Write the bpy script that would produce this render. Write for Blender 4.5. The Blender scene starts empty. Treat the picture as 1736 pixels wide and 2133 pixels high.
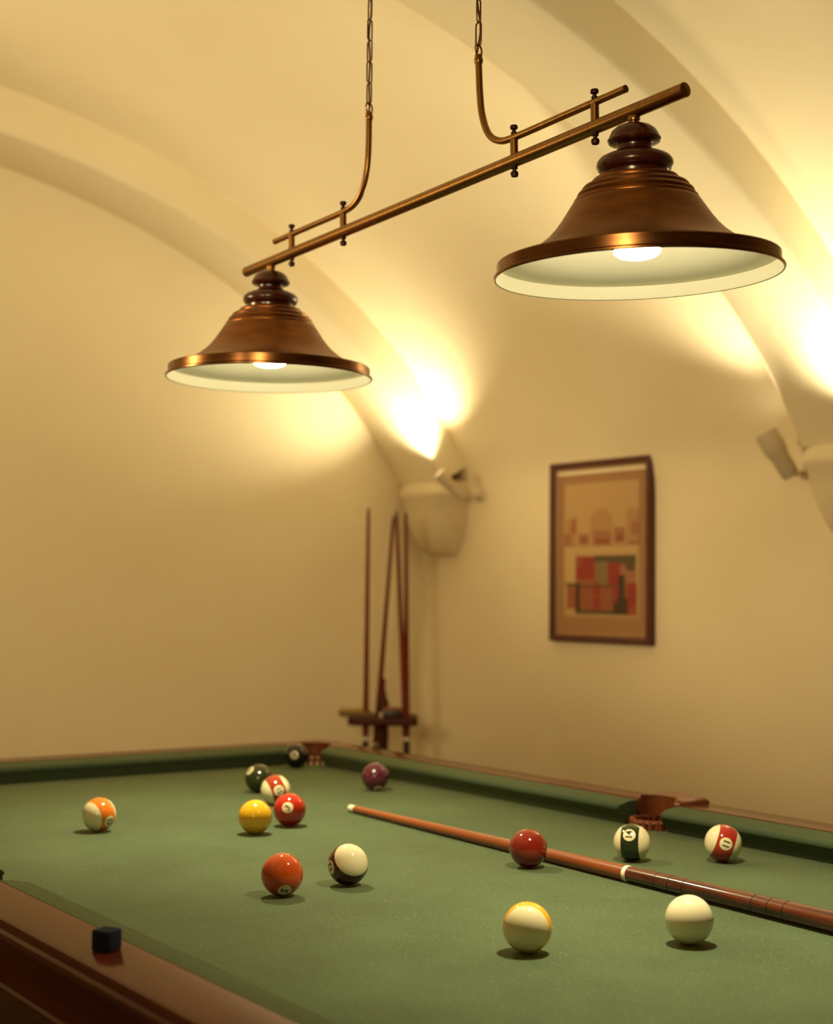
import bpy, bmesh, math, random
from mathutils import Vector, Matrix
random.seed(7)
SC = bpy.context.scene
COL = SC.collection
PI = math.pi
Z0 = 0.80                      # height of the cloth above the floor
sin, cos, R_ = math.sin, math.cos, math.radians

# ------------------------------------------------------------------ materials
def nodes_of(name):
    m = bpy.data.materials.new(name); m.use_nodes = True
    nt = m.node_tree
    b = nt.nodes['Principled BSDF']
    return m, nt, b

def setp(b, **k):
    names = dict(col='Base Color', rough='Roughness', metal='Metallic', coat='Coat Weight', coatr='Coat Roughness',
                 sheen='Sheen Weight', spec='Specular IOR Level', em='Emission Color', ems='Emission Strength', aniso='Anisotropic')
    for a, v in k.items():
        i = b.inputs[names[a]]
        if isinstance(v, (tuple, list)): v = tuple(v) + (1.0,) if len(v) == 3 else v
        i.default_value = v

def plain(name, col, rough=.5, **k):
    m, nt, b = nodes_of(name); setp(b, col=col, rough=rough, **k); return m

def ramp_between(nt, fac, c1, c2, p1=.35, p2=.65):
    r = nt.nodes.new('ShaderNodeValToRGB')
    r.color_ramp.elements[0].position = p1; r.color_ramp.elements[0].color = tuple(c1) + (1,)
    r.color_ramp.elements[1].position = p2; r.color_ramp.elements[1].color = tuple(c2) + (1,)
    nt.links.new(fac, r.inputs[0]); return r.outputs[0]

def coords(nt, scale=(1, 1, 1), rot=(0, 0, 0)):
    tc = nt.nodes.new('ShaderNodeTexCoord'); mp = nt.nodes.new('ShaderNodeMapping')
    mp.inputs['Scale'].default_value = scale; mp.inputs['Rotation'].default_value = rot
    nt.links.new(tc.outputs['Object'], mp.inputs['Vector']); return mp.outputs['Vector']

def noise(nt, vec, scale, detail=4, rough=.55):
    n = nt.nodes.new('ShaderNodeTexNoise')
    n.inputs['Scale'].default_value = scale; n.inputs['Detail'].default_value = detail; n.inputs['Roughness'].default_value = rough
    nt.links.new(vec, n.inputs['Vector']); return n.outputs[0]

def bump(nt, b, h, strength=.2, dist=.01):
    n = nt.nodes.new('ShaderNodeBump'); n.inputs['Strength'].default_value = strength; n.inputs['Distance'].default_value = dist
    nt.links.new(h, n.inputs['Height']); nt.links.new(n.outputs[0], b.inputs['Normal'])

def mixc(nt, fac, a, c, mode='MIX'):
    n = nt.nodes.new('ShaderNodeMix'); n.data_type = 'RGBA'; n.blend_type = mode
    for sock, v in ((n.inputs[0], fac), (n.inputs[6], a), (n.inputs[7], c)):
        if hasattr(v, 'links'): nt.links.new(v, sock)
        elif isinstance(v, (tuple, list)): sock.default_value = tuple(v) + (1,)
        else: sock.default_value = v
    return n.outputs[2]

def m_plaster(name, c1, c2):
    m, nt, b = nodes_of(name); setp(b, rough=.9, spec=.15)
    v = coords(nt)
    big = noise(nt, v, 1.7, 5, .6)
    nt.links.new(ramp_between(nt, big, c1, c2, .3, .7), b.inputs['Base Color'])
    bump(nt, b, noise(nt, v, 5.0, 6, .6), .16, .012)
    return m

def m_wood(name, c1, c2, rough=.3, scale=(40, 3, 40), coat=.3, det=6, spec=.5):
    m, nt, b = nodes_of(name); setp(b, rough=rough, coat=coat, coatr=.12, spec=spec)
    v = coords(nt, scale)
    n = noise(nt, v, 1.0, det, .65)
    nt.links.new(ramp_between(nt, n, c1, c2, .35, .68), b.inputs['Base Color'])
    bump(nt, b, n, .04, .002)
    return m

def m_cloth(name, c1, c2, marks=True):
    m, nt, b = nodes_of(name); setp(b, rough=.95, spec=.1, sheen=.35)
    b.inputs['Sheen Roughness'].default_value = .5
    b.inputs['Sheen Tint'].default_value = (.75, .8, .4, 1)
    v = coords(nt)
    fine = noise(nt, v, 420, 3, .7)
    col = ramp_between(nt, fine, c1, c2, .36, .66)
    if marks:
        broad = noise(nt, v, 5.5, 5, .65)
        dark = ramp_between(nt, broad, (.78, .78, .78), (1.12, 1.12, 1.08), .32, .7)
        col = mixc(nt, 1.0, col, dark, 'MULTIPLY')
        fl = noise(nt, coords(nt, (1.0, 1.8, 1), (0, 0, .5)), 150, 2, .5)     # chalk flecks
        f = nt.nodes.new('ShaderNodeValToRGB'); f.color_ramp.elements[0].position = .62; f.color_ramp.elements[1].position = .72
        f.color_ramp.elements[1].color = (.55, .55, .55, 1)
        nt.links.new(fl, f.inputs[0])
        col = mixc(nt, f.outputs[0], col, (.22, .26, .16))
        sm = noise(nt, coords(nt, (3.2, 1.2, 1), (0, 0, 1.0)), 3.1, 6, .7)      # worn smears
        g = nt.nodes.new('ShaderNodeValToRGB'); g.color_ramp.elements[0].position = .62; g.color_ramp.elements[1].position = .85
        g.color_ramp.elements[1].color = (.4, .4, .4, 1)
        nt.links.new(sm, g.inputs[0])
        col = mixc(nt, g.outputs[0], col, (.15, .185, .105))
    nt.links.new(col, b.inputs['Base Color'])
    bump(nt, b, fine, .25, .001)
    return m

def m_metal(name, c1, c2, rough, scale=(3, 3, 40), metal=1.0):
    m, nt, b = nodes_of(name); setp(b, metal=metal, rough=rough)
    n = noise(nt, coords(nt, scale), 6.0, 5, .6)
    nt.links.new(ramp_between(nt, n, c1, c2, .3, .7), b.inputs['Base Color'])
    return m

PLASTER = m_plaster('cream_plaster', (.80, .705, .515), (.85, .765, .575))
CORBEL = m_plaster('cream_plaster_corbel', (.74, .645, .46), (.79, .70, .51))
FLOORM = m_wood('floor_boards', (.10, .045, .02), (.17, .08, .035), .45, (3, 30, 3))
CLOTH = m_cloth('green_baize', (.032, .060, .036), (.082, .128, .074))
CUSHC = m_cloth('green_cushion_baize', (.038, .064, .038), (.066, .100, .058), False)
RAILW = m_wood('mahogany_rail', (.085, .019, .009), (.135, .032, .014), .16, (26, 2.2, 26), .0, spec=.12)
APRONW = m_wood('dark_mahogany', (.045, .010, .006), (.085, .020, .010), .35, (26, 2.2, 26), .25)
LEATHER = m_wood('tan_leather', (.16, .036, .010), (.25, .060, .016), .36, (30, 30, 30), .2)
NETM = m_wood('leather_net', (.22, .050, .014), (.32, .085, .022), .6, (60, 60, 60), 0)
BRASS = m_metal('aged_brass', (.25, .125, .038), (.36, .19, .060), .33, (3, 30, 3))
SHADEM = m_metal('antique_copper_shade', (.20, .078, .025), (.30, .120, .038), .38, (4, 4, 14))
RIMM = m_metal('brushed_rim_band', (.18, .078, .03), (.29, .135, .052), .24, (2, 2, 60))
CAPW = m_wood('dark_turned_wood', (.036, .006, .003), (.066, .012, .005), .26, (8, 8, 60), .15)
ENAMEL = plain('white_enamel', (.90, .86, .62), .5)
SCREW = plain('dark_bronze', (.05, .022, .012), .35, metal=.8)
LINKM = plain('bronze_chain', (.12, .05, .022), .38, metal=.9)
CABLE = plain('brown_cable', (.13, .035, .015), .5)
BULBG = plain('lit_bulb_face', (1, .95, .8), .3, em=(1.0, .86, .58), ems=105.0)
BULBS = plain('silvered_bulb', (.8, .75, .65), .2, metal=1.0)
SHAFTW = m_wood('cue_maple_stained', (.19, .042, .012), (.29, .075, .020), .28, (60, 1.5, 60), .4)
BUTTW = m_wood('cue_rosewood', (.016, .004, .003), (.15, .032, .012), .22, (130, 5, 130), .6)
IVORY = plain('ivory_ferrule', (.80, .76, .62), .4)
GROOVE = plain('dark_inlay', (.02, .006, .004), .4)
RACKW = m_wood('rack_dark_wood', (.042, .007, .004), (.070, .012, .007), .45, (20, 20, 4), .0, spec=.2)
RACKSHAFT = m_wood('rack_cue_wood', (.14, .020, .008), (.20, .032, .012), .45, (60, 60, 2), .0, spec=.2)
BLACKR = plain('dark_butt', (.018, .006, .006), .4)
CUETIP = plain('grey_blue_tip', (.25, .22, .22), .7)
CHALKM = m_plaster('blue_chalk', (.018, .024, .055), (.035, .042, .085))
FRAMEW = m_wood('picture_frame_wood', (.070, .013, .008), (.10, .020, .011), .55, (20, 20, 3), .0)
FRAMEI = plain('gilt_fillet', (.36, .19, .075), .45)
MATB = plain('brown_mount', (.34, .185, .085), .8)
SCONCEM = plain('white_lamp_enamel', (.58, .49, .37), .35)
SCONCEG = plain('lit_spot_face', (1, .95, .8), .3, em=(1.0, .88, .6), ems=9.0)

# ------------------------------------------------------------------ mesh helpers
def link(o, parent=None):
    COL.objects.link(o)
    if parent is not None: o.parent = parent
    return o

def obj(name, bm, mats, parent=None, smooth=True, angle=40):
    me = bpy.data.meshes.new(name); bmesh.ops.recalc_face_normals(bm, faces=bm.faces[:])
    bm.to_mesh(me); bm.free()
    for m in (mats if isinstance(mats, (list, tuple)) else [mats]): me.materials.append(m)
    if smooth:
        me.polygons.foreach_set('use_smooth', [True] * len(me.polygons))
        me.set_sharp_from_angle(angle=R_(angle))
    o = bpy.data.objects.new(name, me)
    return link(o, parent)

def empty(name, loc, rot=(0, 0, 0)):
    o = bpy.data.objects.new(name, None); o.location = loc; o.rotation_euler = rot
    o.empty_display_size = .05
    return link(o)

def tag(o, label=None, cat=None, group=None, kind=None):
    if label: o['label'] = label
    if cat: o['category'] = cat
    if group: o['group'] = group
    if kind: o['kind'] = kind
    return o

def add_box(bm, lo, hi, bevel=0, seg=2):
    r = bmesh.ops.create_cube(bm, size=1)
    vs = r['verts']
    for v in vs:
        v.co = Vector([lo[i] + (hi[i] - lo[i]) * (v.co[i] + .5) for i in range(3)])
    if bevel:
        es = list({e for v in vs for e in v.link_edges})
        bmesh.ops.bevel(bm, geom=es, offset=bevel, segments=seg, affect='EDGES', profile=.5)

def add_lathe(bm, prof, seg=48, mat=None, cap_top=False, cap_bot=False, cx=0, cy=0, mi=0):
    """profile = [(radius, z)], revolved about z"""
    rings = []
    for r, z in prof:
        if r < 1e-6: rings.append([bm.verts.new((cx, cy, z))])
        else: rings.append([bm.verts.new((cx + r * cos(2 * PI * k / seg), cy + r * sin(2 * PI * k / seg), z)) for k in range(seg)])
    fs = []
    for a, b in zip(rings, rings[1:]):
        for k in range(seg):
            k2 = (k + 1) % seg
            if len(a) == 1 and len(b) == 1: continue
            if len(a) == 1: fs.append(bm.faces.new((a[0], b[k], b[k2])))
            elif len(b) == 1: fs.append(bm.faces.new((a[k], a[k2], b[0])))
            else: fs.append(bm.faces.new((a[k], a[k2], b[k2], b[k])))
    if cap_bot and len(rings[0]) > 1: fs.append(bm.faces.new(rings[0]))
    if cap_top and len(rings[-1]) > 1: fs.append(bm.faces.new(rings[-1]))
    for f in fs: f.material_index = mi
    if mat is not None:
        vs = [v for r in rings for v in r]
        bmesh.ops.transform(bm, matrix=mat, verts=vs)

def add_tube(bm, pts, rad, seg=12, closed=False, caps=True):
    pts = [Vector(p) for p in pts]; n = len(pts)
    rads = rad if isinstance(rad, (list, tuple)) else [rad] * n
    rings = []; prev = None
    for i, p in enumerate(pts):
        if closed: t = (pts[(i + 1) % n] - pts[i - 1]).normalized()
        else: t = (pts[min(i + 1, n - 1)] - pts[max(i - 1, 0)]).normalized()
        if prev is None:
            a = t.orthogonal().normalized()
        else:
            a = (prev - t * prev.dot(t))
            a = a.normalized() if a.length > 1e-6 else t.orthogonal().normalized()
        prev = a; b = t.cross(a)
        rings.append([bm.verts.new(p + (a * cos(2 * PI * k / seg) + b * sin(2 * PI * k / seg)) * rads[i]) for k in range(seg)])
    m = n if closed else n - 1
    for i in range(m):
        A, B = rings[i], rings[(i + 1) % n]
        for k in range(seg):
            bm.faces.new((A[k], A[(k + 1) % seg], B[(k + 1) % seg], B[k]))
    if caps and not closed:
        bm.faces.new(rings[0]); bm.faces.new(rings[-1])

def add_cyl(bm, a, b, r1, r2=None, seg=16):
    add_tube(bm, [a, b], [r1, r1 if r2 is None else r2], seg)

def smooth_path(pts, n=6):
    out = []; P = [Vector(p) for p in pts]
    for i in range(len(P) - 1):
        p0, p1, p2, p3 = P[max(i - 1, 0)], P[i], P[i + 1], P[min(i + 2, len(P) - 1)]
        for k in range(n):
            t = k / n
            out.append(.5 * ((2 * p1) + (p2 - p0) * t + (2 * p0 - 5 * p1 + 4 * p2 - p3) * t * t + (3 * p1 - p0 - 3 * p2 + p3) * t ** 3))
    out.append(P[-1]); return out

def add_poly_prism(bm, outline, z0, z1, bevel=0, seg=3):
    lo = [bm.verts.new((x, y, z0)) for x, y in outline]
    hi = [bm.verts.new((x, y, z1)) for x, y in outline]
    n = len(lo)
    ft = bm.faces.new(hi); fb = bm.faces.new(lo[::-1])
    for k in range(n): bm.faces.new((lo[k], lo[(k + 1) % n], hi[(k + 1) % n], hi[k]))
    if bevel:
        es = list(ft.edges) + list(fb.edges)
        bmesh.ops.bevel(bm, geom=es, offset=bevel, segments=seg, affect='EDGES', profile=.5)

def align(p, d):
    """matrix: local z along d, origin p"""
    q = Vector(d).normalized().to_track_quat('Z', 'Y')
    return Matrix.Translation(Vector(p)) @ q.to_matrix().to_4x4()

# ------------------------------------------------------------------ camera
TILT, YAW, ROLL = 0.054845, 0.618871, 0.0095715
EYE = Vector((0, 0, Z0 + .4110))
s_, c_ = sin(YAW), cos(YAW)
r0 = Vector((c_, -s_, 0)); u0 = Vector((-s_ * sin(TILT), -c_ * sin(TILT), cos(TILT)))
F = Vector((s_ * cos(TILT), c_ * cos(TILT), sin(TILT)))
Rt = cos(ROLL) * r0 + sin(ROLL) * u0; Up = -sin(ROLL) * r0 + cos(ROLL) * u0
cam = bpy.data.cameras.new('camera'); co = bpy.data.objects.new('camera', cam); COL.objects.link(co)
co.matrix_world = Matrix(((Rt.x, Up.x, -F.x, EYE.x), (Rt.y, Up.y, -F.y, EYE.y), (Rt.z, Up.z, -F.z, EYE.z), (0, 0, 0, 1)))
cam.sensor_fit = 'VERTICAL'; cam.sensor_height = 36.0; cam.lens = 3040.86 / 2133 * 36.0
cam.dof.use_dof = True; cam.dof.focus_distance = 1.93; cam.dof.aperture_fstop = 4.2
cam.clip_start = .05
SC.camera = co

# ------------------------------------------------------------------ room
XR, YE = 3.188, 4.42          # right wall, end wall
XLW, YB = XR - 4.40, -2.6     # left wall, wall behind the camera
T = .12
def struct(o): o['kind'] = 'structure'; return o

def rib_z(s): return .25 + 1.524 * math.sqrt(max(0, 1 - ((s - 2.2) / 2.224) ** 2))
def bay_z(s): return .25 + 1.66 * math.sqrt(max(0, 1 - ((s - 2.2) / 2.33) ** 2))
half = [(0, .70), (.003, .765), (.012, .815), (.030, .858), (.052, .895)]
s = .08
while s < 2.2:
    half.append((s, bay_z(s))); s += .012 + .014 * min(1, s)
half.append((2.2, bay_z(2.2)))
bay = half + [(4.4 - a, z) for a, z in half[-2::-1]]

def sweep_profile(prof, y0, y1, n, thick):
    bm = bmesh.new(); rows = []
    for j in range(n + 1):
        y = y0 + (y1 - y0) * j / n
        rows.append([bm.verts.new((XR - a, y, Z0 + z)) for a, z in prof])
    for A, B in zip(rows, rows[1:]):
        for k in range(len(prof) - 1): bm.faces.new((A[k], A[k + 1], B[k + 1], B[k]))
    return bm
bm = sweep_profile(bay, YB, YE, 2, T)
ceil = struct(obj('ceiling', bm, PLASTER, angle=60))
md = ceil.modifiers.new('thickness', 'SOLIDIFY'); md.thickness = T; md.offset = 1.0; md.use_rim = False
# keep the shell growing outwards (upwards)
me = ceil.data
mid = me.polygons[len(bay) // 2]
if mid.normal.z < 0: md.offset = -1.0

def wall_box(name, lo, hi, m=PLASTER):
    bm = bmesh.new(); add_box(bm, lo, hi); return struct(obj(name, bm, m, smooth=False))
ZW = Z0 + .70
wall_box('wall_right', (XR, YB - T, 0), (XR + T, YE + T, ZW))
wall_box('wall_left', (XLW - T, YB - T, 0), (XLW, YE + T, ZW))
wall_box('wall_back', (XLW - T, YE, 0), (XR + T, YE + T, Z0 + 2.1))
wall_box('wall_front', (XLW - T, YB - T, 0), (XR + T, YB, Z0 + 2.1))
wall_box('floor', (XLW - T, YB - T, -.1), (XR + T, YE + T, 0), FLOORM)

# transverse ribs: soffit follows the arch, faces go up into the vault
def rib(name, y0, y1):
    bm = bmesh.new()
    ss = [.128]; a = .128
    while a < 2.2: a += .008 + .012 * min(1, a); ss.append(min(a, 2.2))
    ss = ss + [4.4 - q for q in ss[-2::-1]]
    rows = []
    for q in ss:
        # upper point pushed outwards along the arch normal so that it disappears into the vault
        sq = q - 2.2
        nx, nz = sq / 2.224 ** 2, (rib_z(q) - .25) / 1.524 ** 2
        L = math.hypot(nx, nz); d = .19
        b = .014
        sec = [(y0, d), (y0, b), (y0 + b * .29, b * .29), (y0 + b, 0), (y1 - b, 0), (y1 - b * .29, b * .29), (y1, b), (y1, d)]
        rows.append([(q + nx / L * k, y, rib_z(q) + nz / L * k) for y, k in sec])
    V = [[bm.verts.new((XR - p[0], p[1], Z0 + p[2])) for p in r] for r in rows]
    n = len(V[0])
    for A, B in zip(V, V[1:]):
        for k in range(n): bm.faces.new((A[k], A[(k + 1) % n], B[(k + 1) % n], B[k]))
    bm.faces.new(V[0]); bm.faces.new(V[-1])
    return struct(obj(name, bm, PLASTER, angle=50))
rib('trim_1', 4.135, YE + .02)
rib('trim_2', 2.28, 2.55)

# corbels under the rib feet
def corbel(name, y0, y1, left=False):
    bm = bmesh.new(); yc = (y0 + y1) / 2; w = (y1 - y0) / 2
    lev = [(.810, .128, w), (.775, .142, w + .012), (.758, .142, w + .012), (.745, .132, w + .004), (.68, .120, w * .93), (.61, .094, w * .78), (.56, .062, w * .60), (.545, .03, w * .5)]
    rows = []
    for z, sx, hw in lev:
        pts = []
        for k in range(13):
            a = PI * k / 12
            e = .38                                   # squarish front
            yy = -abs(cos(a)) ** e * math.copysign(1, cos(a)) * hw
            xx = abs(sin(a)) ** e * sx
            pts.append((yy, xx))
        pts = [(-hw, -.02)] + pts + [(hw, -.02)]
        rows.append([bm.verts.new((XR - x if not left else XLW + x, yc + y, Z0 + z)) for y, x in pts])
    n = len(rows[0])
    for A, B in zip(rows, rows[1:]):
        for k in range(n): bm.faces.new((A[k], A[(k + 1) % n], B[(k + 1) % n], B[k]))
    bm.faces.new(rows[0]); bm.faces.new(rows[-1])
    return struct(obj(name, bm, CORBEL, angle=45))
corbel('trim_3', 4.15, YE)
corbel('trim_4', 2.28, 2.55)

# ------------------------------------------------------------------ pool table
TX0, TX1, TY1 = .7034, 1.8211, 2.995
W = TX1 - TX0
TY0 = TY1 - 2 * W
YM = TY0 + W                                   # side pockets
CW, RW = .0461, .0755                          # cushion, rail widths
ZN, ZW_ = .0335, .0434
table = empty('pool_table', ((TX0 + TX1) / 2, (TY0 + TY1) / 2, 0))
tag(table, 'pool table with green baize bed, mahogany rails and leather net pockets', 'pool table')
TO = Vector(table.location)
def tobj(name, bm, m, parent=None, **k):
    bmesh.ops.translate(bm, verts=bm.verts[:], vec=-TO if parent is None else Vector((0, 0, 0)))
    return obj(name, bm, m, parent or table, **k)
def tsub(name, bm, m, parent, **k):
    bmesh.ops.translate(bm, verts=bm.verts[:], vec=-TO)
    return obj(name, bm, m, parent, **k)

SP_U, SP_R = .050, .048      # side hole centre beyond the nose line, radius
CP_U, CP_R = .030, .056
E_ = .045
def bed_outline():
    pts = []
    def corner(cx, cy, sx, sy, first):                 # arc biting into the corner
        c = (cx + sx * CP_U, cy + sy * CP_U)
        d = E_ - CP_U; b = math.sqrt(CP_R ** 2 - d * d)
        a0 = math.atan2(-b, d); a1 = math.atan2(d, -b)   # from the x-side cut to the y-side cut, through 225 deg
        if a0 > 0: a0 -= 2 * PI
        while a1 > a0: a1 -= 2 * PI
        arr = [a0 + (a1 - a0) * k / 14 for k in range(15)]
        q = [(c[0] + sx * CP_R * cos(a), c[1] + sy * CP_R * sin(a)) for a in arr]
        return q if first else q[::-1]
    def side(x, sx, up):
        c = (x + sx * SP_U, YM); d = E_ - SP_U
        a0 = math.acos(max(-1, min(1, d / SP_R)))
        arr = [a0 + (2 * PI - 2 * a0) * k / 16 for k in range(17)]
        q = [(c[0] + sx * SP_R * cos(a), c[1] - SP_R * sin(a)) for a in arr]   # starts below
        q.sort(key=lambda p: p[1])
        # order along the arc rather than by height
        q = [(c[0] + sx * SP_R * cos(a), c[1] - SP_R * sin(a)) for a in arr]
        return q if up else q[::-1]
    pts += side(TX1, 1, True)
    pts += corner(TX1, TY1, 1, 1, True)
    pts += corner(TX0, TY1, -1, 1, False)
    pts += side(TX0, -1, False)
    pts += corner(TX0, TY0, -1, -1, True)
    pts += corner(TX1, TY0, 1, -1, False)
    return pts
bm = bmesh.new(); add_poly_prism(bm, bed_outline(), Z0 - .035, Z0)
bed = tobj('playing_bed', bm, CLOTH, smooth=False)

# rails: local (t along the rail, u outwards from the nose, z)
def rail(origin, tdir, udir, L, k0, k1, c0, c1):
    """k = nose set-back slope at each end (cushion facing), c = (wood start offset, wood mitre slope)"""
    tdir, udir, o = Vector(tdir), Vector(udir), Vector(origin)
    P = lambda t, u, z: o + tdir * t + udir * u + Vector((0, 0, Z0 + z))
    wood = [(CW, -.028), (CW, ZW_ - .004), (CW + .003, ZW_), (CW + RW - .008, ZW_), (CW + RW - .003, ZW_ - .002), (CW + RW - .0005, ZW_ - .006),
            (CW + RW + .000, ZW_ - .010), (CW + RW + .004, ZW_ - .0125), (CW + RW + .005, ZW_ - .016), (CW + RW + .003, ZW_ - .020), (CW + RW - .004, ZW_ - .023),
            (CW + RW - .006, ZW_ - .030), (CW + RW - .007, -.030), (CW + RW - .0035, -.0325), (CW + RW - .0035, -.0355), (CW + RW - .02, -.036), (CW + RW - .02, -.028)]
    bm = bmesh.new(); A, B = [], []
    for u, z in wood:
        A.append(bm.verts.new(P(c0[0] + (u - CW) * c0[1], u, z))); B.append(bm.verts.new(P(L - c1[0] - (u - CW) * c1[1], u, z)))
    n = len(A)
    for k in range(n): bm.faces.new((A[k], A[(k + 1) % n], B[(k + 1) % n], B[k]))
    bm.faces.new(A); bm.faces.new(B)
    w = tobj('rail', bm, RAILW, angle=30)
    cush = [(CW, 0.001), (CW, ZW_ - .001), (.030, ZW_ - .0025), (.012, ZN + .0035), (.004, ZN + .0015), (.001, ZN - .001), (0, ZN - .004), (.0015, ZN - .007), (.006, ZN - .0105), (.019, .001)]
    bm = bmesh.new(); A, B = [], []
    for u, z in cush:
        A.append(bm.verts.new(P(c0[2] - k0 * u, u, z))); B.append(bm.verts.new(P(L - c1[2] + k1 * u, u, z)))
    n = len(A)
    for k in range(n): bm.faces.new((A[k], A[(k + 1) % n], B[(k + 1) % n], B[k]))
    fa = bm.faces.new(A); fb = bm.faces.new(B)
    bmesh.ops.bevel(bm, geom=list(fa.edges) + list(fb.edges), offset=.003, segments=3, affect='EDGES', profile=.5)
    tsub('cushion', bm, CUSHC, w, angle=50)
    return w
KC, KS = .58, .06
cor = (.030, 0, .056); sid = (.054, 0, .052)
rail((TX1, YM, 0), (0, 1, 0), (1, 0, 0), W, KS, KC, sid, cor)
rail((TX1, TY0, 0), (0, 1, 0), (1, 0, 0), W, KC, KS, cor, sid)
rail((TX0, YM, 0), (0, 1, 0), (-1, 0, 0), W, KS, KC, sid, cor)
rail((TX0, TY0, 0), (0, 1, 0), (-1, 0, 0), W, KC, KS, cor, sid)
rail((TX0, TY1, 0), (1, 0, 0), (0, 1, 0), W, KC, KC, cor, cor)
rail((TX0, TY0, 0), (1, 0, 0), (0, -1, 0), W, KC, KC, cor, cor)

def net(parent, cx, cy, r):
    bm = bmesh.new(); n = 22
    for k in range(n):
        a = 2 * PI * k / n
        pts = [(cx + rr * cos(a + tw), cy + rr * sin(a + tw), Z0 + z) for rr, z, tw in ((r, .016, 0), (r, -.012, 0), (r * .98, -.03, .0), (r * .95, -.06, .1), (r * .85, -.10, .2), (r * .6, -.15, .3))]
        add_tube(bm, pts, [.0045, .0032, .003, .003, .003, .003], 6)
    for rr, z, w in ((r, .012, .004), (r, -.022, .0045), (r * .95, -.06, .003), (r * .85, -.10, .003), (r * .6, -.15, .003)):
        add_tube(bm, [(cx + rr * cos(2 * PI * k / 28), cy + rr * sin(2 * PI * k / 28), Z0 + z) for k in range(28)], w, 6, True)
    add_lathe(bm, [(r * .6, Z0 - .15), (.001, Z0 - .16)], 24, cx=cx, cy=cy)
    tsub('net', bm, NETM, parent)

def pocket_corner(cx, cy, sx, sy):
    U = CW + RW + .002
    out = [(CW - .002, -.0285), (U, -.0285), (U, U - .035), (U - .010, U - .010), (U - .035, U), (-.0285, U), (-.0285, CW - .002)]
    arc = []
    for k in range(25):
        a = R_(165) - R_(240) * k / 24
        arc.append((CP_U + (CP_R - .005) * cos(a), CP_U + (CP_R - .005) * sin(a)))
    pts = [(cx + sx * a, cy + sy * b) for a, b in out + arc]
    bm = bmesh.new(); add_poly_prism(bm, pts, Z0 + .010, Z0 + ZW_ - .0005, .005, 3)
    p = tobj('pocket', bm, LEATHER, angle=45)
    net(p, cx + sx * CP_U, cy + sy * CP_U, CP_R - .004)
def pocket_side(x, sx):
    U = CW + RW
    out = [(CW + .001, -.0530), (U + .002, -.0530), (U + .006, -.035), (U + .008, 0), (U + .006, .035), (U + .002, .0530), (CW + .001, .0530)]
    arc = []
    for k in range(25):
        a = R_(80) - R_(160) * k / 24
        arc.append((.034 + .042 * cos(a), (SP_R - .004) * sin(a)))
    pts = [(x + sx * a, YM + b) for a, b in out + arc]
    bm = bmesh.new(); add_poly_prism(bm, pts, Z0 + .014, Z0 + ZW_ + .008, .010, 5)
    p = tobj('pocket', bm, LEATHER, angle=50)
    net(p, x + sx * (SP_U - .008), YM, SP_R - .006)
for sx, x in ((1, TX1), (-1, TX0)):
    pocket_side(x, sx)
    for sy, y in ((1, TY1), (-1, TY0)): pocket_corner(x, y, sx, sy)

# apron and legs
U = CW + RW - .022
bm = bmesh.new()
for lo, hi in (((TX0 - U, TY0 - U, 0), (TX0 - U + .03, TY1 + U, 0)), ((TX1 + U - .03, TY0 - U, 0), (TX1 + U, TY1 + U, 0)),
               ((TX0 - U + .03, TY0 - U, 0), (TX1 + U - .03, TY0 - U + .03, 0)), ((TX0 - U + .03, TY1 + U - .03, 0), (TX1 + U - .03, TY1 + U, 0))):
    add_box(bm, (lo[0], lo[1], Z0 - .24), (hi[0], hi[1], Z0 - .036))
tobj('apron', bm, APRONW, smooth=False)
for x in (TX0 + .02, TX1 - .02):
    for y in (TY0 + .06, TY1 - .06):
        bm = bmesh.new()
        add_lathe(bm, [(.001, 0), (.055, 0), (.06, .03), (.045, .06), (.05, .1), (.07, .3), (.055, .38), (.075, .42), (.075, Z0 - .23)], 32, cx=x, cy=y, cap_top=True)
        tobj('leg', bm, APRONW)

# ------------------------------------------------------------------ pool balls
BR = .028575
def ball_mat(name, col, stripe):
    m, nt, b = nodes_of(name); setp(b, rough=.09, coat=.6, coatr=.03)
    IV = (.80, .72, .47)
    if stripe is None:
        n = noise(nt, coords(nt), 30, 3)
        nt.links.new(ramp_between(nt, n, [c * .94 for c in col], col, .3, .7), b.inputs['Base Color'])
    else:
        tc = nt.nodes.new('ShaderNodeTexCoord'); sp = nt.nodes.new('ShaderNodeSeparateXYZ')
        nt.links.new(tc.outputs['Object'], sp.inputs[0])
        ab = nt.nodes.new('ShaderNodeMath'); ab.operation = 'ABSOLUTE'; nt.links.new(sp.outputs[2], ab.inputs[0])
        mr = nt.nodes.new('ShaderNodeMapRange'); mr.inputs[1].default_value = stripe - .0002; mr.inputs[2].default_value = stripe + .0002
        nt.links.new(ab.outputs[0], mr.inputs[0])
        nt.links.new(mixc(nt, mr.outputs[0], col, IV), b.inputs['Base Color'])
    return m
SPOTM = plain('ivory_spot', (.82, .74, .48), .1, coat=.5)
INK = plain('black_ink', (.012, .009, .012), .2, coat=.5)
sph = bmesh.new(); bmesh.ops.create_uvsphere(sph, u_segments=56, v_segments=36, radius=BR)
sph_me = bpy.data.meshes.new('ball'); sph.to_mesh(sph_me); sph.free()
sph_me.polygons.foreach_set('use_smooth', [True] * len(sph_me.polygons))

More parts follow.
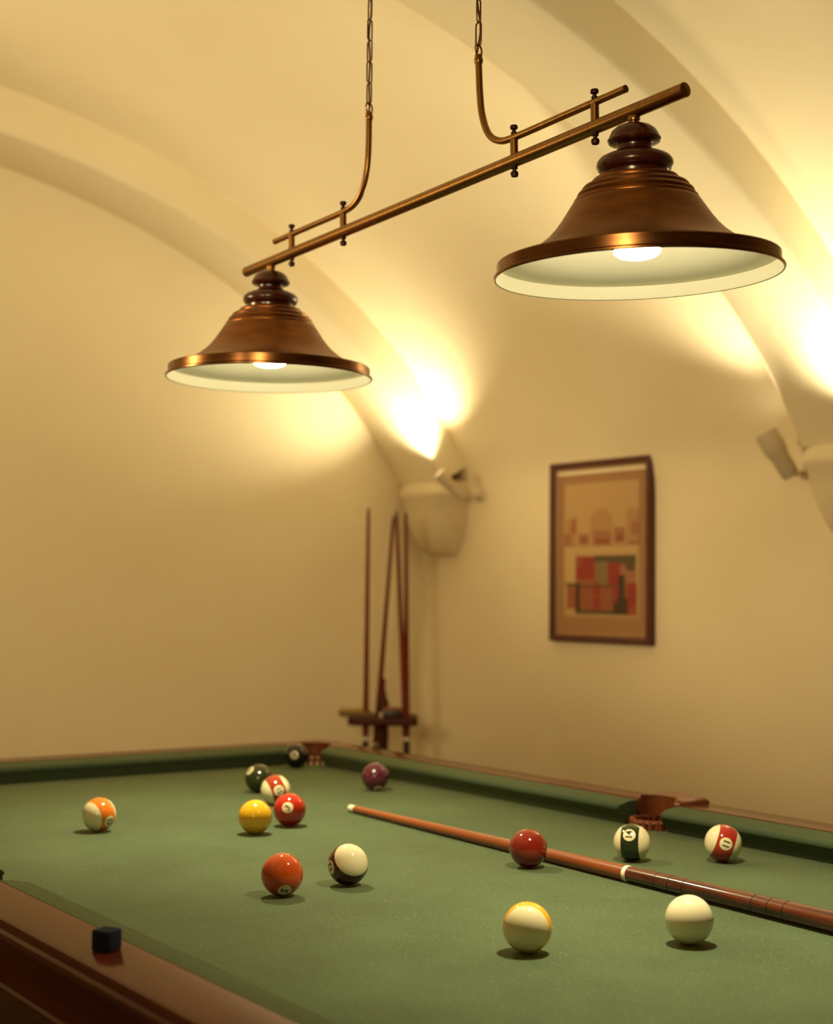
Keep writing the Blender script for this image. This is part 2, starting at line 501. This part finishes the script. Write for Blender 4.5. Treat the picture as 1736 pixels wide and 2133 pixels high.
def spot_mesh(rad=.0098):
    bm = bmesh.new(); th = rad / BR; rr = BR * 1.0035
    prof = [(th * k / 6) for k in range(7)]
    rings = []
    for a in prof:
        if a == 0: rings.append([bm.verts.new((rr, 0, 0))])
        else: rings.append([bm.verts.new((rr * cos(a), rr * sin(a) * cos(2 * PI * k / 32), rr * sin(a) * sin(2 * PI * k / 32))) for k in range(32)])
    rings.append([bm.verts.new((BR * .99 * cos(th * 1.02), BR * .99 * sin(th * 1.02) * cos(2 * PI * k / 32), BR * .99 * sin(th * 1.02) * sin(2 * PI * k / 32))) for k in range(32)])
    for A, B in zip(rings, rings[1:]):
        for k in range(32):
            if len(A) == 1: bm.faces.new((A[0], B[k], B[(k + 1) % 32]))
            else: bm.faces.new((A[k], A[(k + 1) % 32], B[(k + 1) % 32], B[k]))
    return bm
def numeral_mesh(txt, size):
    cu = bpy.data.curves.new('numeral_text', 'FONT'); cu.body = txt; cu.size = size; cu.align_x = 'CENTER'; cu.align_y = 'CENTER'
    cu.resolution_u = 4; cu.space_character = .92; cu.offset = size * .022
    to = bpy.data.objects.new('numeral_text', cu); COL.objects.link(to)
    dg = bpy.context.evaluated_depsgraph_get(); dg.update()
    me = bpy.data.meshes.new_from_object(to.evaluated_get(dg))
    bm = bmesh.new(); bm.from_mesh(me)
    bpy.data.objects.remove(to); bpy.data.curves.remove(cu); bpy.data.meshes.remove(me)
    bmesh.ops.triangulate(bm, faces=bm.faces[:])
    for _ in range(2):
        long = [e for e in bm.edges if e.calc_length() > size * .16]
        if long: bmesh.ops.subdivide_edges(bm, edges=long, cuts=1); bmesh.ops.triangulate(bm, faces=bm.faces[:])
    for v in bm.verts:
        y, z = v.co.x, v.co.y
        d = Vector((BR, y, z)).normalized() * BR * 1.0075
        v.co = d
    return bm

GRP = 'pool balls on the green cloth'
def view_dir(pos, v):
    """v given as seen from the camera: right, up, towards the viewer"""
    t = (EYE - pos).normalized(); r = Vector((0, 0, 1)).cross(t).normalized(); u = t.cross(r)
    return (r * v[0] + u * v[1] + t * v[2]).normalized()
def ball(x, y, label, mat, spot=None, up=(0, 1, 0), txt=None, name='billiard_ball', size=.0150):
    pos = Vector((x, y, Z0 + BR + .0004))
    me = sph_me.copy(); me.materials.append(mat)
    o = bpy.data.objects.new(name, me); COL.objects.link(o)
    X = view_dir(pos, spot or (0, 0, 1)); Zl = view_dir(pos, up)
    if spot is None: pass
    Zl = (Zl - X * Zl.dot(X)).normalized(); Y = Zl.cross(X)
    M = Matrix((X, Y, Zl)).transposed().to_4x4(); M.translation = pos
    o.matrix_world = M
    tag(o, label, 'pool ball' if name == 'billiard_ball' else 'cue ball', GRP)
    if txt:
        sm = obj('number_spot', spot_mesh(), SPOTM, o)
        obj('numeral', numeral_mesh(txt, size), INK, sm, smooth=False)
    return o
ST = .0138
C_OR = (.62, .125, .012); C_OR5 = (.55, .075, .010)
ball(1.017, 2.349, 'orange striped pool ball resting alone at the left of the cloth', ball_mat('ball_orange_stripe', (.66, .17, .012), ST), (.63, -.425, .65), (.72, .25, -.534), '13')
ball(1.4828, 2.6258, 'dark green solid pool ball behind the red striped ball', ball_mat('ball_green', (.022, .030, .006), None), (-.68, .58, .45), (.6, .75, .1), '6')
ball(1.425, 2.459, 'red striped pool ball between the dark green and the red solid ball', ball_mat('ball_red_stripe', (.33, .035, .012), ST), (.24, -.03, .97), (.92, .37, -.215), '15')
ball(1.319, 2.226, 'bright red solid pool ball with number 3 beside the yellow ball', ball_mat('ball_red', (.42, .022, .008), None), (-.13, .12, .98), (-.75, .62, .1), '3')
ball(1.228, 2.186, 'plain yellow solid pool ball left of the red 3 ball', ball_mat('ball_yellow', (.80, .44, .012), None), (.3, -.3, -.9), (0, 1, 0), '1')
ball(1.013, 1.727, 'orange solid pool ball with number 5 low on its front', ball_mat('ball_orange', C_OR5, None), (.137, -.763, .63), (-.9, .25, .5), '5')
ball(1.127, 1.740, 'dark maroon striped pool ball turned with its ivory cap forward', ball_mat('ball_maroon_stripe', (.055, .010, .012), ST), (-.88, -.15, .45), (-.34, -.46, -.82), '12')
ball(1.4255, 1.704, 'deep red solid pool ball just in front of the cue shaft on the cloth', ball_mat('ball_deep_red', (.20, .014, .007), None), (-.2, -.4, -.9), (0, 1, 0), '7')
ball(1.595, 1.658, 'dark green striped pool ball with number 14', ball_mat('ball_green_stripe', (.020, .030, .010), ST), (-.15, .39, .91), (-.98, 0, -.16), '14')
ball(1.709, 1.576, 'red striped pool ball with number 11 nearest the right rail', ball_mat('ball_red_stripe_bright', (.36, .028, .014), ST), (.155, -.03, .985), (.949, -.316, -.16), '11')
ball(1.703, 2.529, 'purple solid pool ball near the far end of the right cushion', ball_mat('ball_purple', (.115, .016, .045), None), (.21, -.88, .42), (.2, .4, .9), '4')
ball(1.7593, 2.9424, 'black pool ball at the mouth of the far corner pocket', ball_mat('ball_black', (.010, .006, .007), None), (-.16, .05, .98), (0, 1, 0), '8')
ball(1.091, 1.305, 'yellow striped pool ball showing its ivory cap, nearest the camera', ball_mat('ball_yellow_stripe', (.82, .43, .012), ST), (.15, -.98, -.08), (-.08, -.09, .99), '9')
ball(1.277, 1.231, 'plain ivory cue ball in front of the cue butt', ball_mat('ball_ivory', (.80, .74, .52), None), name='cue_ball')

# ------------------------------------------------------------------ cues
def cue(name, label, group, length, ring_at, r_tip, r_ring, r_butt, shaft_m, butt_m, tip_m, grooves=(), tip_len=.022, ring_len=.008, cap=None):
    """built along +y from the tip at the origin; the axis rises with the taper when rz lies flat"""
    root = empty(name, (0, 0, 0)); tag(root, label, 'cue', group)
    rad = lambda t: r_tip + (r_ring - r_tip) * t / ring_at if t < ring_at else r_ring + (r_butt - r_ring) * (t - ring_at) / (length - ring_at)
    RX = Matrix.Rotation(-PI / 2, 4, 'X')                 # local z -> +y
    def part(nm, prof, m):
        bm = bmesh.new(); add_lathe(bm, [(r, t) for r, t in prof], 28, RX, cap_top=True, cap_bot=True); return obj(nm, bm, m, root)
    part('tip', [(r_tip * .35, -.0005), (r_tip * .75, .0012), (r_tip * .98, .004), (r_tip, .007), (r_tip, tip_len)], tip_m)
    part('shaft', [(rad(t), t) for t in [tip_len + (ring_at - tip_len) * k / 8 for k in range(9)]], shaft_m)
    part('joint_ring', [(r_ring * 1.03, ring_at), (r_ring * 1.04, ring_at + ring_len)], IVORY)
    part('butt', [(rad(t), t) for t in [ring_at + ring_len + (length - ring_at - ring_len - .012) * k / 6 for k in range(7)]] , butt_m)
    part('bumper', [(r_butt, length - .012), (r_butt, length - .004), (r_butt * .7, length)], GROOVE)
    for g in grooves:
        part('inlay_ring', [(rad(g) * .98, g - .0012), (rad(g) * 1.018, g - .0008), (rad(g) * 1.018, g + .0008), (rad(g) * .98, g + .0012)], GROOVE)
    return root
c1 = cue('pool_cue', 'reddish wooden cue lying across the green cloth, ivory ring above dark butt', None, 1.40, .768, .0066, .0112, .0148, SHAFTW, BUTTW, IVORY,
         (.835, .862, .890, 1.017, 1.044, 1.070))
# lie it down: tip at (1.499,2.312), ring at (1.475,1.54)
tipP = Vector((1.499, 2.312, Z0 + .0076)); d = Vector((1.475 - 1.499, 1.54 - 2.312, .0112 - .0066)).normalized()
c1.matrix_world = align(tipP, d) @ Matrix.Rotation(PI / 2, 4, 'X')

# ------------------------------------------------------------------ chalk on the near rail
bm = bmesh.new(); add_box(bm, (-.0112, -.0112, 0), (.0112, .0112, .0215), .0022, 3)
top = max(bm.faces, key=lambda f: f.calc_center_median().z)
ins = bmesh.ops.inset_region(bm, faces=[top], thickness=.002)
r = bmesh.ops.poke(bm, faces=[top]); 
for v in r['verts']: v.co.z -= .0035
ch = obj('chalk_cube', bm, CHALKM); ch.location = (.6225, 1.412, Z0 + ZW_); ch.rotation_euler = (0, 0, R_(28))
tag(ch, 'dark blue chalk cube standing on the near mahogany rail', 'chalk')

# ------------------------------------------------------------------ billiard lamp
LC = Vector((1.262, 1.7657, Z0 + 1.0023)); ANG = -math.atan(.0322 / 1.09)
lamp = empty('billiard_lamp', LC, (ANG, 0, 0))
tag(lamp, 'hanging brass lamp bar with two bell shades on chains above the table', 'pendant lamp')
LM = Matrix.Translation(LC) @ Matrix.Rotation(ANG, 4, 'X'); LI = LM.inverted()
def lp(name, bm, m, parent=None, **k): return obj(name, bm, m, parent or lamp, **k)
bm = bmesh.new(); add_tube(bm, [(0, -.545, 0), (0, -.544, 0), (0, .544, 0), (0, .545, 0)], [.0078, .0092, .0092, .0078], 28); lp('bar', bm, BRASS)
for sg in (1, -1):
    path = smooth_path([(0, sg * .442, .033), (0, sg * .32, .033), (0, sg * .225, .033), (0, sg * .188, .037), (0, sg * .163, .054), (0, sg * .149, .085), (0, sg * .144, .12), (0, sg * .142, .165)], 6)
    bm = bmesh.new(); add_tube(bm, path, .0050, 18)
    rod = lp('hanger_rod', bm, BRASS)
    bm = bmesh.new()
    add_lathe(bm, [(.0052, .163), (.0064, .165), (.0064, .170), (.0056, .172), (.0056, .176), (.001, .177)], 20, cy=sg * .142)
    lp('collar', bm, BRASS, rod)
    bm = bmesh.new()
    add_tube(bm, [(.0080 * cos(a), sg * .142 + .0030 * cos(a), .1835 + .0085 * sin(a)) for a in [2 * PI * k / 28 for k in range(28)]], .0014, 8, True)
    lp('eye_ring', bm, BRASS, rod)
    for y in (.384, .2195):
        y *= sg
        bm = bmesh.new(); add_cyl(bm, (0, y, .004), (0, y, .031), .0056, seg=20)
        post = lp('spacer_post', bm, BRASS)
        bm = bmesh.new(); add_lathe(bm, [(.0015, .0365), (.0042, .0375), (.0044, .040), (.0026, .0415), (.0026, .0435), (.0052, .045), (.0056, .0475), (.0050, .0498), (.001, .0505)], 20, cy=y)
        lp('thumb_screw', bm, SCREW, post)
        bm = bmesh.new(); add_lathe(bm, [(.001, -.0235), (.0046, -.0225), (.0058, -.0190), (.0050, -.0160), (.0026, -.0145), (.0028, -.0125), (.0046, -.0115), (.0046, -.0085), (.001, -.0075)], 20, cy=y)
        lp('thumb_screw', bm, SCREW, post)

def shade(yp, rot):
    y = 0; PV = -.0085
    zb = -.2085 - PV                                         # rim height in lamp space
    P = lambda prof: [(r, zb + z) for r, z in prof]
    bm = bmesh.new()
    outer = [(.1745, .0195), (.170, .0215), (.158, .0235), (.146, .0275), (.134, .0335), (.1225, .0410), (.112, .0495), (.103, .0590), (.095, .0695), (.0880, .0800), (.0825, .0885), (.0795, .0930),
             (.0775, .0940), (.0778, .0965), (.0760, .0985), (.0735, .0995), (.0725, .1010), (.0735, .1035), (.0715, .1065), (.0680, .1080), (.0665, .1090), (.0672, .1115), (.0645, .1145), (.0585, .1165), (.0545, .1180), (.0550, .1205), (.0525, .1235), (.0440, .1255), (.0410, .1262)]
    inner = [(r - .0016 if r > .05 else r - .002, z - .0016) for r, z in outer][::-1]
    add_lathe(bm, P(outer), 96, cy=y); 
    sh = lp('lamp_shade', bm, SHADEM, angle=55); sh.location = (0, yp, PV)
    sh.rotation_euler = (LI.to_3x3() @ rot).to_euler()
    bm = bmesh.new()
    add_lathe(bm, P([(.1795, .0002), (.1806, .0016), (.1806, .0036), (.1772, .0050), (.1762, .0060), (.1762, .0190), (.1750, .0205), (.1735, .0206)]), 96, cy=y)
    lp('rim_band', bm, RIMM, sh, angle=35)
    bm = bmesh.new()
    inn = [(.1795, .0002), (.1775, .0008), (.1765, .0030), (.1745, .0180), (.1690, .0195), (.156, .0218), (.144, .0262), (.132, .0322), (.1205, .040), (.110, .0485), (.101, .058), (.093, .0685), (.086, .079), (.080, .088), (.072, .098), (.060, .112), (.045, .120), (.002, .1225)]
    add_lathe(bm, P(inn), 96, cy=y); lp('enamel_lining', bm, ENAMEL, sh, angle=40)
    bm = bmesh.new()
    cap = [(.040, .1255), (.0415, .1262), (.0418, .1290), (.0400, .1302), (.0412, .1312), (.0452, .1325), (.0478, .1358), (.0482, .1390), (.0472, .1425), (.0440, .1460), (.0380, .1488), (.0335, .1500), (.0300, .1512), (.0255, .1520),
           (.0226, .1540), (.0215, .1570), (.0222, .1598), (.0270, .1608), (.0318, .1625), (.0336, .1650), (.0334, .1668), (.0322, .1676), (.0312, .1700), (.0280, .1755), (.0220, .1800), (.0140, .1828), (.0075, .1836), (.002, .1838)]
    cap = [(r, .1255 + (z - .1255) * 1.148) for r, z in cap]
    add_lathe(bm, P(cap), 64, cy=y); lp('wooden_cap', bm, CAPW, sh, angle=30)
    bm = bmesh.new()
    add_lathe(bm, P([(.0055, .1915), (.0062, .1935), (.0060, .1953), (.0078, .1960), (.0082, .1985), (.0076, .2015), (.0060, .2030)]), 24, cy=y); lp('brass_nut', bm, BRASS, sh)
    bm = bmesh.new()
    add_lathe(bm, P([(.014, .118), (.014, .088), (.018, .074), (.027, .054), (.0305, .040), (.0300, .0330)]), 40, cy=y)
    bu = lp('bulb', bm, BULBS, sh)
    bm = bmesh.new()
    add_lathe(bm, P([(.0300, .0330), (.0288, .0290), (.0240, .0252), (.0150, .0225), (.0070, .0212), (.0005, .0210)]), 40, cy=y)
    # (third level would be too deep: the lit face sits beside the bulb under the shade)
    lp('bulb_face', bm, BULBG, sh)
RS = Matrix.Rotation(R_(-1.85), 3, Vector((s_, c_, 0))) @ Matrix.Rotation(R_(1.9), 3, Vector((c_, -s_, 0)))
BEAM = {-.455: Vector((.05, -.14, 0)), .455: Vector((-.04, -.02, 0))}     # the reflector bulbs sit slightly askew
SHADES = {-.455: RS, .455: Matrix.Identity(3)}
for y, rt in SHADES.items(): shade(y, rt)

# chains, straight up to the vault
for sg in (1, -1):
    p0 = LM @ Vector((0, sg * .142, .1915))
    zc = Z0 + 1.885; pitch = .0345; n = int((zc - p0.z) / pitch) + 1
    rnd = random.Random(3 if sg > 0 else 11)
    base = rnd.uniform(-.2, .2) + (.45 if sg > 0 else 1.15)
    drift = -.0045 if sg > 0 else .0
    for k in range(n):
        zc0 = p0.z + .0155 + pitch * k
        a = -YAW + (PI / 4 if k % 2 else -PI / 4) + rnd.uniform(-.22, .22)
        hw, hl = .0050, .0172
        pts = []
        for q in range(20):
            th = 2 * PI * q / 20
            px = hw * cos(th); pz = (hl - hw) * (1 if sin(th) > 0 else -1) * (1 if abs(sin(th)) > 1e-6 else 0) + hw * sin(th)
            lean = drift * 0
            pts.append(LI @ Vector((p0.x + px * cos(a), p0.y + px * sin(a) + lean, zc0 + pz)))
        bm = bmesh.new(); add_tube(bm, pts, .00125, 8, True)
        lp('chain_link', bm, LINKM)
    bm = bmesh.new(); pts = []
    m = 40
    for k in range(m + 1):
        f = k / m; z = p0.z - .018 + (zc + .02 - p0.z) * f
        pts.append(LI @ Vector((p0.x + .0022 * sin(k * 1.3 + sg), p0.y + .0026 * cos(k * 1.1), z)))
    add_tube(bm, smooth_path(pts, 2), .0016, 8); lp('cable', bm, CABLE)

# ------------------------------------------------------------------ cue stand in the corner
SX, SY = 2.835, 4.165
stand = empty('cue_stand', (SX, SY, 0)); tag(stand, 'dark turned wood cue stand with small tray in the room corner', 'cue stand')
def sobj(name, bm, m, **k): return obj(name, bm, m, stand, **k)
yaw = math.atan2(-.138, .194)                       # tray faces the camera
tz = Z0 - .028
bm = bmesh.new()
def ngon(hw, hd, c): return [(-hw + c, -hd), (hw - c, -hd), (hw, -hd + c), (hw, hd - c), (hw - c, hd), (-hw + c, hd), (-hw, hd - c), (-hw, -hd + c)]
add_poly_prism(bm, ngon(.118, .10, .02), tz - .012, tz + .014, .005, 3)
bmesh.ops.rotate(bm, verts=bm.verts[:], matrix=Matrix.Rotation(yaw, 3, 'Z')); tray_ob = sobj('tray', bm, RACKW)
bm = bmesh.new()
prof = [(.022, .06), (.030, .10), (.018, .16), (.026, .3), (.021, .5), (.016, .58), (.026, .60), (.027, .625), (.019, .65), (.017, .68), (.0185, .715), (.0185, .725), (.018, .742), (.017, .76)]
add_lathe(bm, prof, 32, cap_top=True, cap_bot=True); sobj('post', bm, RACKW)
bm = bmesh.new()
add_lathe(bm, [(.026, tz + .012), (.024, tz + .03), (.019, tz + .045), (.0185, tz + .058), (.0165, tz + .066), (.011, tz + .080), (.0075, tz + .098), (.0055, tz + .115), (.0075, tz + .126), (.0075, tz + .134), (.003, tz + .142), (.0005, tz + .144)], 28)
sobj('finial', bm, RACKW)
bm = bmesh.new(); add_lathe(bm, [(.001, 0), (.16, 0), (.165, .02), (.155, .045), (.05, .065), (.02, .08)], 48); sobj('base', bm, RACKW)

GR = 'cues in the corner stand'
def rack_cue(label, top, low, ring_z, rt=.0055):
    """top and low are two points on the axis; the cue runs on down to the stand's base"""
    top, low = Vector(top), Vector(low); d = (low - top).normalized()
    L = (top.z - .088) / -d.z; ra = (top.z - ring_z) / -d.z
    c = cue('pool_cue', label, GR, L, ra, rt, .0110, .0135, RACKSHAFT, BLACKR, CUETIP, (), .014, .012)
    c.matrix_world = align(top, d) @ Matrix.Rotation(PI / 2, 4, 'X')
    HOLES.append((top, d))
HOLES = []
rack_cue('upright cue at the left of the corner cue stand', (2.7663, 4.1683, Z0 + .70), (2.7655, 4.1690, Z0 - .10), Z0 - .082)
rack_cue('cue leaning to the right from the middle of the corner cue stand', (2.8180, 4.0910, Z0 + .671), (2.849, 4.221, Z0 - .0285), Z0 - .11)
rack_cue('right front cue of the stand, its tip leaning left', (2.8440, 4.1130, Z0 + .692), (2.8775, 4.0890, Z0 - .10), Z0 - .082)
rack_cue('rightmost upright cue of the corner cue stand', (2.900, 4.135, Z0 + .690), (2.911, 4.131, Z0 - .10), Z0 - .086)

# the tray has a hole round every cue
bm = bmesh.new()
for p, d in HOLES:
    k = (tz - p.z) / d.z; q = p + d * k - Vector((SX, SY, 0))
    add_cyl(bm, q - d * .08, q + d * .08, .0135, seg=20)
cut = obj('hole_cutter', bm, RACKW)
cut.parent = stand; md = tray_ob.modifiers.new('holes', 'BOOLEAN'); md.operation = 'DIFFERENCE'; md.object = cut; md.solver = 'EXACT'
dg = bpy.context.evaluated_depsgraph_get(); dg.update()
nm = bpy.data.meshes.new_from_object(tray_ob.evaluated_get(dg)); tray_ob.modifiers.clear(); tray_ob.data = nm
cm = cut.data; bpy.data.objects.remove(cut); bpy.data.meshes.remove(cm)

# things lying on the stand's tray
Ry = Matrix.Rotation(yaw, 3, 'Z')
def on_tray(bm, dx, dy):
    return Vector((SX, SY, tz + .0142)) + Ry @ Vector((dx, dy, 0))
bx = empty('cardboard_box', on_tray(None, -.096, -.01), (0, 0, yaw + .12)); tag(bx, 'flat yellowish box at the left end of the cue stand tray', 'box')
bm = bmesh.new(); add_box(bm, (-.055, -.045, 0), (.055, .045, .017), .002); obj('base', bm, plain('olive_card', (.19, .115, .045), .8), bx)
bm = bmesh.new(); add_box(bm, (-.048, -.038, .017), (.048, .038, .026), .003); obj('lid', bm, plain('yellow_card', (.44, .31, .10), .7), bx)
wb = empty('wooden_box', on_tray(None, .026, -.062), (0, 0, yaw)); tag(wb, 'dark wooden box with reddish lid on the cue stand tray', 'box')
bm = bmesh.new(); add_box(bm, (-.026, -.026, 0), (.036, .026, .026), .002); obj('body', bm, BLACKR, wb)
bm = bmesh.new(); add_box(bm, (-.026, -.026, .026), (.036, .026, .033), .002); obj('lid', bm, plain('red_brown_lid', (.26, .07, .025), .5), wb)
bm = bmesh.new(); add_lathe(bm, [(.001, 0), (.009, 0), (.0105, .004), (.0105, .013), (.008, .018), (.001, .019)], 24)
pc = obj('talc_pot', bm, plain('pale_pot', (.55, .40, .27), .5)); pc.location = on_tray(None, -.004, -.072)
tag(pc, 'tiny pale pot in the middle of the cue stand tray', 'pot')

# ------------------------------------------------------------------ framed picture on the right wall
PY0, PY1, PZ0, PZ1 = 3.213, 3.684, Z0 + .2555, Z0 + .8395
pic = empty('framed_picture', (XR, (PY0 + PY1) / 2, PZ0)); tag(pic, 'brown framed print hanging on the right wall', 'picture')
PO = Vector(pic.location)
def pobj(name, bm, m, **k):
    bmesh.ops.translate(bm, verts=bm.verts[:], vec=-PO); return obj(name, bm, m, pic, **k)
def frame_mesh(y0, y1, z0, z1, w, x0, x1, bev):
    bm = bmesh.new(); loops = []
    sec = [(0, x0), (0, x1 + bev), (bev, x1), (w - bev, x1 + .002), (w, x1 + .005), (w, x0)]
    for a, x in sec:
        loops.append([bm.verts.new((x, y, z)) for y, z in ((y0 + a, z0 + a), (y1 - a, z0 + a), (y1 - a, z1 - a), (y0 + a, z1 - a))])
    n = len(loops)
    for i in range(n):
        A, B = loops[i], loops[(i + 1) % n]
        for k in range(4): bm.faces.new((A[k], A[(k + 1) % 4], B[(k + 1) % 4], B[k]))
    return bm
pobj('frame', frame_mesh(PY0, PY1, PZ0, PZ1, .021, XR - .001, XR - .027, .005), FRAMEW, smooth=False)
pobj('fillet', frame_mesh(PY0 + .021, PY1 - .021, PZ0 + .021, PZ1 - .021, .009, XR - .002, XR - .014, .002), FRAMEI, smooth=False)
bm = bmesh.new(); add_box(bm, (XR - .009, PY0 + .022, PZ0 + .022), (XR - .001, PY1 - .022, PZ1 - .022)); pobj('mount_board', bm, MATB, smooth=False)
# the print: u 0..1 left to right as seen, v 0..1 upwards
IY0, IY1, IZ0, IZ1 = PY1 - .062, PY0 + .062, PZ0 + .082, PZ1 - .072
def print_mesh(patches):
    bm = bmesh.new()
    for k, (a, b, c, d, mi) in enumerate(patches):
        x0 = XR - .0092; x1 = XR - .0096 - .00005 * k
        ya, yb = IY0 + (IY1 - IY0) * a, IY0 + (IY1 - IY0) * b
        za, zb = IZ0 + (IZ1 - IZ0) * c, IZ0 + (IZ1 - IZ0) * d
        n0 = len(bm.faces)
        add_box(bm, (x1, min(ya, yb), za), (x0, max(ya, yb), zb))
        bm.faces.ensure_lookup_table()
        for f in bm.faces[n0:]: f.material_index = mi
    return bm
def pm(n, c): return plain('print_' + n, c, .55, coat=.15)
PMS = [pm('paper', (.47, .30, .135)), pm('sepia', (.40, .225, .095)), pm('rose', (.33, .13, .065)), pm('rust', (.26, .075, .035)), pm('red', (.27, .020, .014)), pm('olive', (.085, .058, .024)),
       pm('dark', (.045, .018, .010)), pm('orange', (.29, .085, .030)), pm('paper_light', (.50, .34, .15)), pm('grey', (.21, .13, .06))]
pt = [(0, 1, 0, 1, 0), (0, 1, .475, .525, 8), (.0, .16, .26, .47, 8), (.36, .66, .56, .76, 1), (.42, .60, .72, .80, 1), (.02, .16, .535, .73, 1), (.09, .17, .62, .74, 2), (.0, .09, .53, .62, 2), (.84, 1, .54, .79, 1), (.90, 1, .60, .70, 2), (.88, 1, .535, .56, 2),
      (.20, .34, .545, .62, 2), (.22, .32, .55, .585, 3), (.40, .64, .535, .64, 2), (.42, .62, .545, .58, 3), (.68, .82, .55, .66, 2), (.70, .80, .555, .61, 3), (.0, 1, .528, .536, 2),
      (.16, .96, .03, .45, 7), (.16, .42, .28, .45, 4), (.17, .24, .38, .43, 3), (.42, .96, .39, .455, 5), (.44, .60, .24, .41, 9), (.60, .76, .20, .40, 4), (.76, .96, .25, .38, 2), (.84, .95, .34, .42, 5),
      (.04, .18, .06, .25, 7), (.02, .20, .23, .25, 5), (.16, .22, .02, .25, 6), (.40, .50, .03, .25, 4), (.24, .27, .03, .23, 3), (.32, .35, .03, .23, 3), (.54, .57, .03, .22, 3), (.62, .66, .03, .24, 3), (.66, .76, .1, .24, 4), (.22, .72, .14, .155, 3), (.22, .72, .22, .235, 5), (.22, .72, .02, .05, 5),
      (.74, .82, .05, .31, 6), (.68, .90, .02, .11, 6), (.72, .86, .10, .14, 6), (.86, .97, .02, .25, 4), (.90, .96, .02, .08, 7)]
pobj('print', print_mesh(pt), PMS, smooth=False)

# ------------------------------------------------------------------ wall spots beside the corbels
def spot_lamp(label, wall_pt, pivot, direction, length=.115, r=.026, energy=60, size=100, blend=.6, colr=(1, .84, .52), rad=.02, aim=None):
    w, p, d = Vector(wall_pt), Vector(pivot), Vector(direction).normalized()
    root = empty('wall_spot', w); tag(root, label, 'wall lamp', 'white spots beside the corbels')
    def part(n, bm, m):
        bmesh.ops.translate(bm, verts=bm.verts[:], vec=-w); return obj(n, bm, m, root)
    bm = bmesh.new(); add_lathe(bm, [(.001, 0), (.021, 0), (.021, .006), (.015, .014), (.008, .016), (.001, .0165)], 28, align(w, (-1, 0, 0))); part('wall_plate', bm, SCONCEM)
    bm = bmesh.new(); add_tube(bm, [w + Vector((-.010, 0, 0)), w + (p - w) * .6 + Vector((0, 0, -.004)), p], .006, 14)
    add_lathe(bm, [(.001, -.011), (.008, -.008), (.011, 0), (.008, .008), (.001, .011)], 18, Matrix.Translation(p)); part('arm', bm, SCONCEM)
    M = align(p, d); L = length
    bm = bmesh.new()
    add_lathe(bm, [(.001, -.010), (r * .62, -.010), (r * .78, 0), (r * .78, L * .42), (r * .90, L * .50), (r, L * .62), (r, L), (r * .93, L), (r * .90, L - .010)], 36, M); hd = part('lamp_head', bm, SCONCEM)
    bm = bmesh.new()
    add_lathe(bm, [(r * .90, L - .012), (r * .5, L - .010), (.001, L - .009)], 36, M); part('lens', bm, SCONCEG)
    la = bpy.data.lights.new('spot_or_fill_light', 'SPOT'); la.energy = energy; la.color = colr; la.spot_size = R_(size); la.spot_blend = blend; la.shadow_soft_size = rad
    lo = bpy.data.objects.new('spot_or_fill_light', la); COL.objects.link(lo)
    ad = Vector(aim).normalized() if aim is not None else d
    lo.matrix_world = align(p + d * (L + .004), -ad)
SCOL = (1.0, .86, .52)
AIM = (-.62, .10, .78)
spot_lamp('white wall spot beside the corbel in the room corner, aimed at the vault', (XR, 4.085, Z0 + .752), (XR - .130, 4.039, Z0 + .749), (-.070, .032, .081), .104, .021, 31, 136, 1.0, SCOL, .02, AIM)
spot_lamp('white wall spot right of the picture, tilted upwards', (XR, 2.635, Z0 + .750), (XR - .112, 2.596, Z0 + .738), (-.040, .052, .115), .125, .032, 28, 116, 1.0, SCOL, .03, (-.78, .16, .60))
spot_lamp('white wall spot on the near side of the corbel at the right edge', (XR, 2.225, Z0 + .752), (XR - .130, 2.189, Z0 + .749), (-.070, .032, .081), .104, .021, 46, 136, 1.0, SCOL, .02, AIM)

# ------------------------------------------------------------------ light
def spot(name, loc, d, energy, size, blend, col, rad):
    la = bpy.data.lights.new(name, 'SPOT'); la.energy = energy; la.color = col; la.spot_size = R_(size); la.spot_blend = blend; la.shadow_soft_size = rad
    lo = bpy.data.objects.new(name, la); COL.objects.link(lo); lo.matrix_world = align(loc, -Vector(d)); return lo
for y in (-.455, .455):
    p = LM @ Vector((0, y, -.0085)) + SHADES[y] @ Vector((0, 0, -.2000 + .014)); dn = SHADES[y] @ Vector((0, 0, -1))
    spot('pendant_light', p, dn + BEAM[y], 54, 112, 1.0, (1.0, .84, .48), .020)
# unseen fill lights without fixtures, added along the left wall and behind the camera
# (their beams pass above the table and wash the vault and the upper walls)
for (x, y, d, e, sz) in ((XLW + .30, 3.5, (.93, -.26, .20), 235, 62), (XLW + .30, 1.3, (.64, .75, .14), 165, 60), (XLW + .30, -.2, (.60, .78, .22), 165, 62)):
    spot('spot_or_fill_light', (x, y, Z0 + 1.08), d, e, sz, .4, (1.0, .735, .35), .28)

w = bpy.data.worlds.new('world'); SC.world = w; w.use_nodes = True
w.node_tree.nodes['Background'].inputs[0].default_value = (.02, .015, .01, 1)
w.node_tree.nodes['Background'].inputs[1].default_value = .2

SC.view_settings.view_transform = 'Standard'; SC.view_settings.look = 'None'
SC.view_settings.gamma = 1.0; SC.view_settings.exposure = 0.0
try: SC.view_settings.use_curve_mapping = False
except Exception: pass
SC.cycles.diffuse_bounces = 7; SC.cycles.max_bounces = 12; SC.cycles.glossy_bounces = 4
SC.cycles.sample_clamp_indirect = 4.0
SC.cycles.caustics_reflective = False; SC.cycles.caustics_refractive = False
SC.cycles.use_denoising = True
